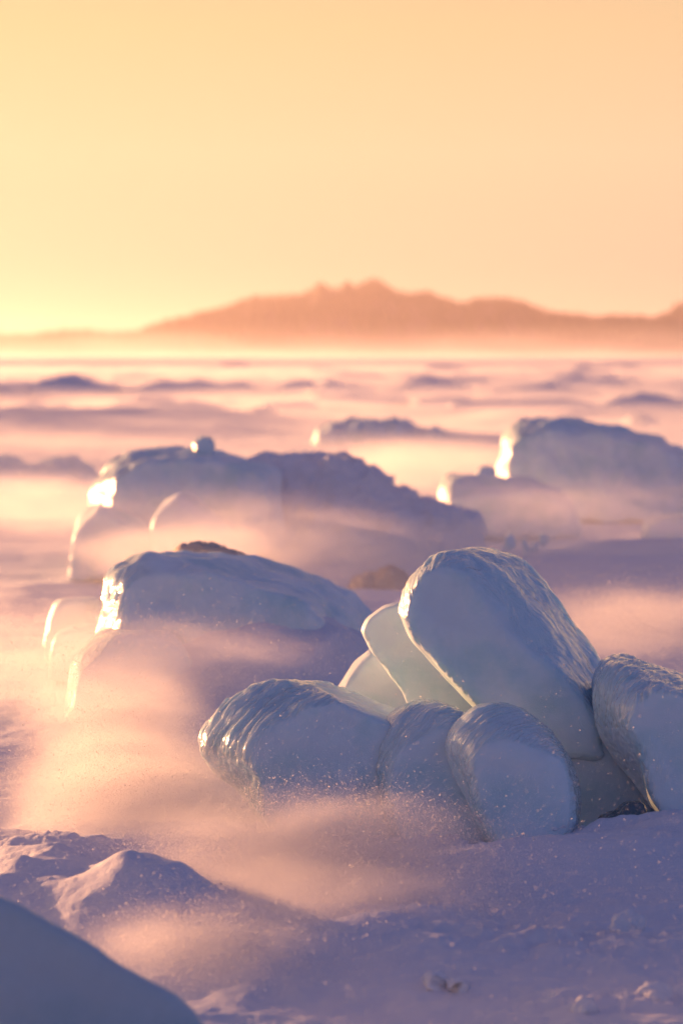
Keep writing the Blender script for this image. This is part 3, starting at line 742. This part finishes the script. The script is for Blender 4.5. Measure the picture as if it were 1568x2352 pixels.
FLUR = []
FD = 2.8
def flurry(label, px, py, Y, r, density, nscale=2.2, rot=0.0, lo=0.43, hi=0.64, step=0.5, aniso=0.55, tilt=0.0):
    """A puff of blowing snow centred on px,py at distance Y; r = radii in metres."""
    m, t, out = new_mat('blowing_snow')
    v = N(t, 'ShaderNodeVolumePrincipled'); v.inputs['Anisotropy'].default_value = aniso
    v.inputs['Color'].default_value = (0.97, 0.97, 0.99, 1)
    tc = N(t, 'ShaderNodeTexCoord')
    ln = N(t, 'ShaderNodeVectorMath', operation='LENGTH'); t.links.new(tc.outputs['Object'], ln.inputs[0])
    f = N(t, 'ShaderNodeMapRange', interpolation_type='SMOOTHSTEP')
    f.inputs['From Min'].default_value = 1.0; f.inputs['From Max'].default_value = 0.15
    t.links.new(ln.outputs['Value'], f.inputs['Value'])
    mp = N(t, 'ShaderNodeMapping'); mp.inputs['Location'].default_value = (random.uniform(0, 50), random.uniform(0, 50), 0)
    mp.inputs['Scale'].default_value = (r[0] * nscale * 0.9, r[1] * nscale * 1.3, r[2] * nscale * 2.4)
    t.links.new(tc.outputs['Object'], mp.inputs[0])
    n = N(t, 'ShaderNodeTexNoise', Scale=1.0, Detail=6.0, Roughness=0.66, Distortion=0.8)
    t.links.new(mp.outputs[0], n.inputs['Vector'])
    g = N(t, 'ShaderNodeMapRange', interpolation_type='SMOOTHSTEP')
    g.inputs['From Min'].default_value = lo; g.inputs['From Max'].default_value = hi
    g.inputs['To Min'].default_value = 0.08
    t.links.new(n.outputs[0], g.inputs['Value'])
    d = math_(t, 'MULTIPLY', math_(t, 'MULTIPLY', f.outputs[0], g.outputs[0]), density * FD)
    t.links.new(d, v.inputs['Density']); t.links.new(v.outputs[0], out.inputs['Volume'])
    m.cycles.volume_step_rate = step
    o = link('snow_flurry', unit_ball(), m)
    o.location = at(px, py, Y); o.scale = r; o.rotation_euler = (0, tilt, rot)
    tag(o, label, 'blowing snow', kind='stuff')
    FLUR.append((o.location.copy(), r, rot))
    return o

flurry('bright cloud of blowing snow over the drift at left foreground', 300, 1850, 7.3, (0.42, 0.55, 0.24), 2.5, rot=0.2)
flurry('plume of blowing snow rising between the foreground drift and the left blocks', 260, 1700, 8.0, (0.35, 0.5, 0.30), 1.8)
flurry('blowing snow curling in front of the long streaked block', 720, 1930, 6.55, (0.50, 0.30, 0.14), 1.7, nscale=3.0)
flurry('blowing snow spreading over the open middle foreground', 700, 2020, 6.3, (0.55, 0.35, 0.12), 1.3, nscale=3.0)
flurry('low puff of blowing snow nearest the camera', 500, 2170, 5.6, (0.34, 0.32, 0.10), 1.8, nscale=4)
flurry('thin blowing snow between the two brightest foreground puffs', 720, 2080, 5.95, (0.55, 0.30, 0.10), 1.1, nscale=3.5)
flurry('veil of blowing snow over the gold-glinting block', 420, 1560, 8.8, (0.75, 0.45, 0.26), 0.7)
flurry('veil of blowing snow at the left frame edge', 20, 1520, 9.5, (0.7, 0.8, 0.35), 0.7)
flurry('sunlit blowing snow behind the gap left of the tallest slab', 780, 1310, 14.2, (1.1, 1.0, 0.34), 1.1, nscale=1.6)
flurry('blowing snow behind the top of the tallest slab', 1130, 1270, 15.0, (0.8, 1.0, 0.22), 0.9, nscale=1.6)
flurry('sparkling veil of blowing snow right of the tallest slab', 1460, 1430, 10.5, (0.55, 0.7, 0.16), 0.8, nscale=2)
flurry('bright blowing snow behind the blocks at the left frame edge', 60, 1180, 20.0, (1.3, 1.5, 0.35), 0.8, nscale=1.2)
flurry('blowing snow in front of the left background blocks', 520, 1260, 13.6, (1.2, 0.8, 0.36), 0.6, nscale=1.4)
flurry('veil of blowing snow in front of the flat-topped background block', 1360, 1170, 17.2, (1.4, 0.9, 0.30), 0.2, nscale=1.3)
flurry('bright blowing snow between the background ridge and the flat-topped block', 980, 1090, 26.0, (1.6, 3.0, 0.40), 0.6, nscale=0.9)

def drift_layer(label, y0, y1, top, density, nscale, step):
    m, t, out = new_mat('ground_drift')
    v = N(t, 'ShaderNodeVolumePrincipled'); v.inputs['Anisotropy'].default_value = 0.55
    v.inputs['Color'].default_value = (0.97, 0.97, 0.99, 1)
    tc = N(t, 'ShaderNodeTexCoord'); sp = N(t, 'ShaderNodeSeparateXYZ')
    t.links.new(tc.outputs['Object'], sp.inputs[0])
    f = N(t, 'ShaderNodeMapRange', interpolation_type='SMOOTHSTEP')
    f.inputs['From Min'].default_value = top; f.inputs['From Max'].default_value = 0.0
    t.links.new(sp.outputs[2], f.inputs['Value'])
    mp = N(t, 'ShaderNodeMapping'); mp.inputs['Scale'].default_value = (nscale * 0.6, nscale, nscale * 3)
    t.links.new(tc.outputs['Object'], mp.inputs[0])
    n = N(t, 'ShaderNodeTexNoise', Scale=1.0, Detail=3.0, Roughness=0.55, Distortion=0.4); t.links.new(mp.outputs[0], n.inputs['Vector'])
    g = N(t, 'ShaderNodeMapRange', interpolation_type='SMOOTHSTEP')
    g.inputs['From Min'].default_value = 0.42; g.inputs['From Max'].default_value = 0.66; g.inputs['To Min'].default_value = 0.04
    t.links.new(n.outputs[0], g.inputs['Value'])
    t.links.new(math_(t, 'MULTIPLY', math_(t, 'MULTIPLY', f.outputs[0], g.outputs[0]), density), v.inputs['Density'])
    t.links.new(v.outputs[0], out.inputs['Volume'])
    m.cycles.volume_step_rate = step
    h0, h1 = 0.3 * y0 + 4, 0.3 * y1 + 4
    V = np.array([(-h0, y0, -.5), (h0, y0, -.5), (h1, y1, -.5), (-h1, y1, -.5), (-h0, y0, top), (h0, y0, top), (h1, y1, top), (-h1, y1, top)], float)
    F = np.array([(3, 2, 1, 0), (4, 5, 6, 7), (0, 1, 5, 4), (1, 2, 6, 5), (2, 3, 7, 6), (3, 0, 4, 7)])
    o = link('snow_drift_haze', mesh_np('snow_drift_haze', V, F, False), m)
    tag(o, label, 'blowing snow', kind='stuff')
drift_layer('thin veil of blowing snow among the blocks', 9.0, 26.9, 0.9, 0.085, 0.7, 0.35)
drift_layer('thin streaks of blowing snow skimming the foreground', 4.4, 8.9, 0.24, 0.13, 1.6, 0.25)
drift_layer('low sheet of blowing snow over the ice behind the background blocks', 27.0, 70.0, 0.5, 0.24, 0.5, 0.35)
drift_layer('low sheet of blowing snow over the distant ice', 70.5, 250.0, 0.6, 0.060, 0.2, 0.35)
drift_layer('low sheet of blowing snow along the far shore', 251.0, 1500.0, 3.0, 0.0028, 0.03, 0.4)
drift_layer('bank of blowing snow at the foot of the far hill', 1500.5, 2060.0, 22.0, 0.0034, 0.012, 0.4)

# ------------------------------------------------------------------ airborne grains
def grains():
    rng = np.random.default_rng(5)
    P = []
    tot = [200000, 90000, 130000, 140000, 80000, 60000, 50000, 30000, 12000, 6000, 110000, 0, 6000, 0, 0]
    for (loc, r, rot), k in zip(FLUR, tot):
        if not k: continue
        d = rng.normal(0, 0.40, (k, 3)); c, s = math.cos(rot), math.sin(rot)
        q = d * np.array(r)
        P.append(np.array(loc) + np.stack([q[:, 0] * c - q[:, 1] * s, q[:, 0] * s + q[:, 1] * c, q[:, 2]], 1))
    k = 60000
    y = rng.uniform(4.6, 12, k); x = rng.uniform(-1, 1, k) * (0.14 * y + 0.1); z = np.abs(rng.normal(0, 0.22, k))
    P.append(np.stack([x, y, z], 1))
    P = np.concatenate(P)
    P = P[P[:, 2] > H(P[:, 0], P[:, 1]) + 0.002]
    P = P[(P[:, 1] > 3.0)]
    k = len(P)
    sz = 0.00042 * np.exp(rng.normal(0, 0.55, k)) * (P[:, 1] / 7) ** 0.4
    sz = np.clip(sz, 0.0002, 0.0020)
    # tetrahedral flakes, randomly stretched
    base = np.array([(1, 1, 1), (1, -1, -1), (-1, 1, -1), (-1, -1, 1)], float) * 0.75
    fc = np.array([(0, 2, 1), (0, 1, 3), (0, 3, 2), (1, 2, 3)])
    st = rng.uniform(0.6, 1.4, (k, 1, 3)) * rng.choice([-1.0, 1.0], (k, 1, 3))
    V = P[:, None, :] + base[None] * st * sz[:, None, None]
    F = fc[None] + (np.arange(k) * 4)[:, None, None]
    m, t, out = new_mat('snow_grain')
    a = N(t, 'ShaderNodeBsdfDiffuse'); a.inputs[0].default_value = (0.95, 0.95, 0.97, 1)
    b = N(t, 'ShaderNodeBsdfTranslucent'); b.inputs[0].default_value = (0.95, 0.95, 0.97, 1)
    mx = N(t, 'ShaderNodeMixShader'); mx.inputs[0].default_value = 0.75
    t.links.new(a.outputs[0], mx.inputs[1]); t.links.new(b.outputs[0], mx.inputs[2]); t.links.new(mx.outputs[0], out.inputs[0])
    o = link('snow_grains', mesh_np('snow_grains', V.reshape(-1, 3), F.reshape(-1, 3), False), m)
    tag(o, 'glittering snow grains carried by the wind over the foreground', 'blowing snow', kind='stuff')
grains()
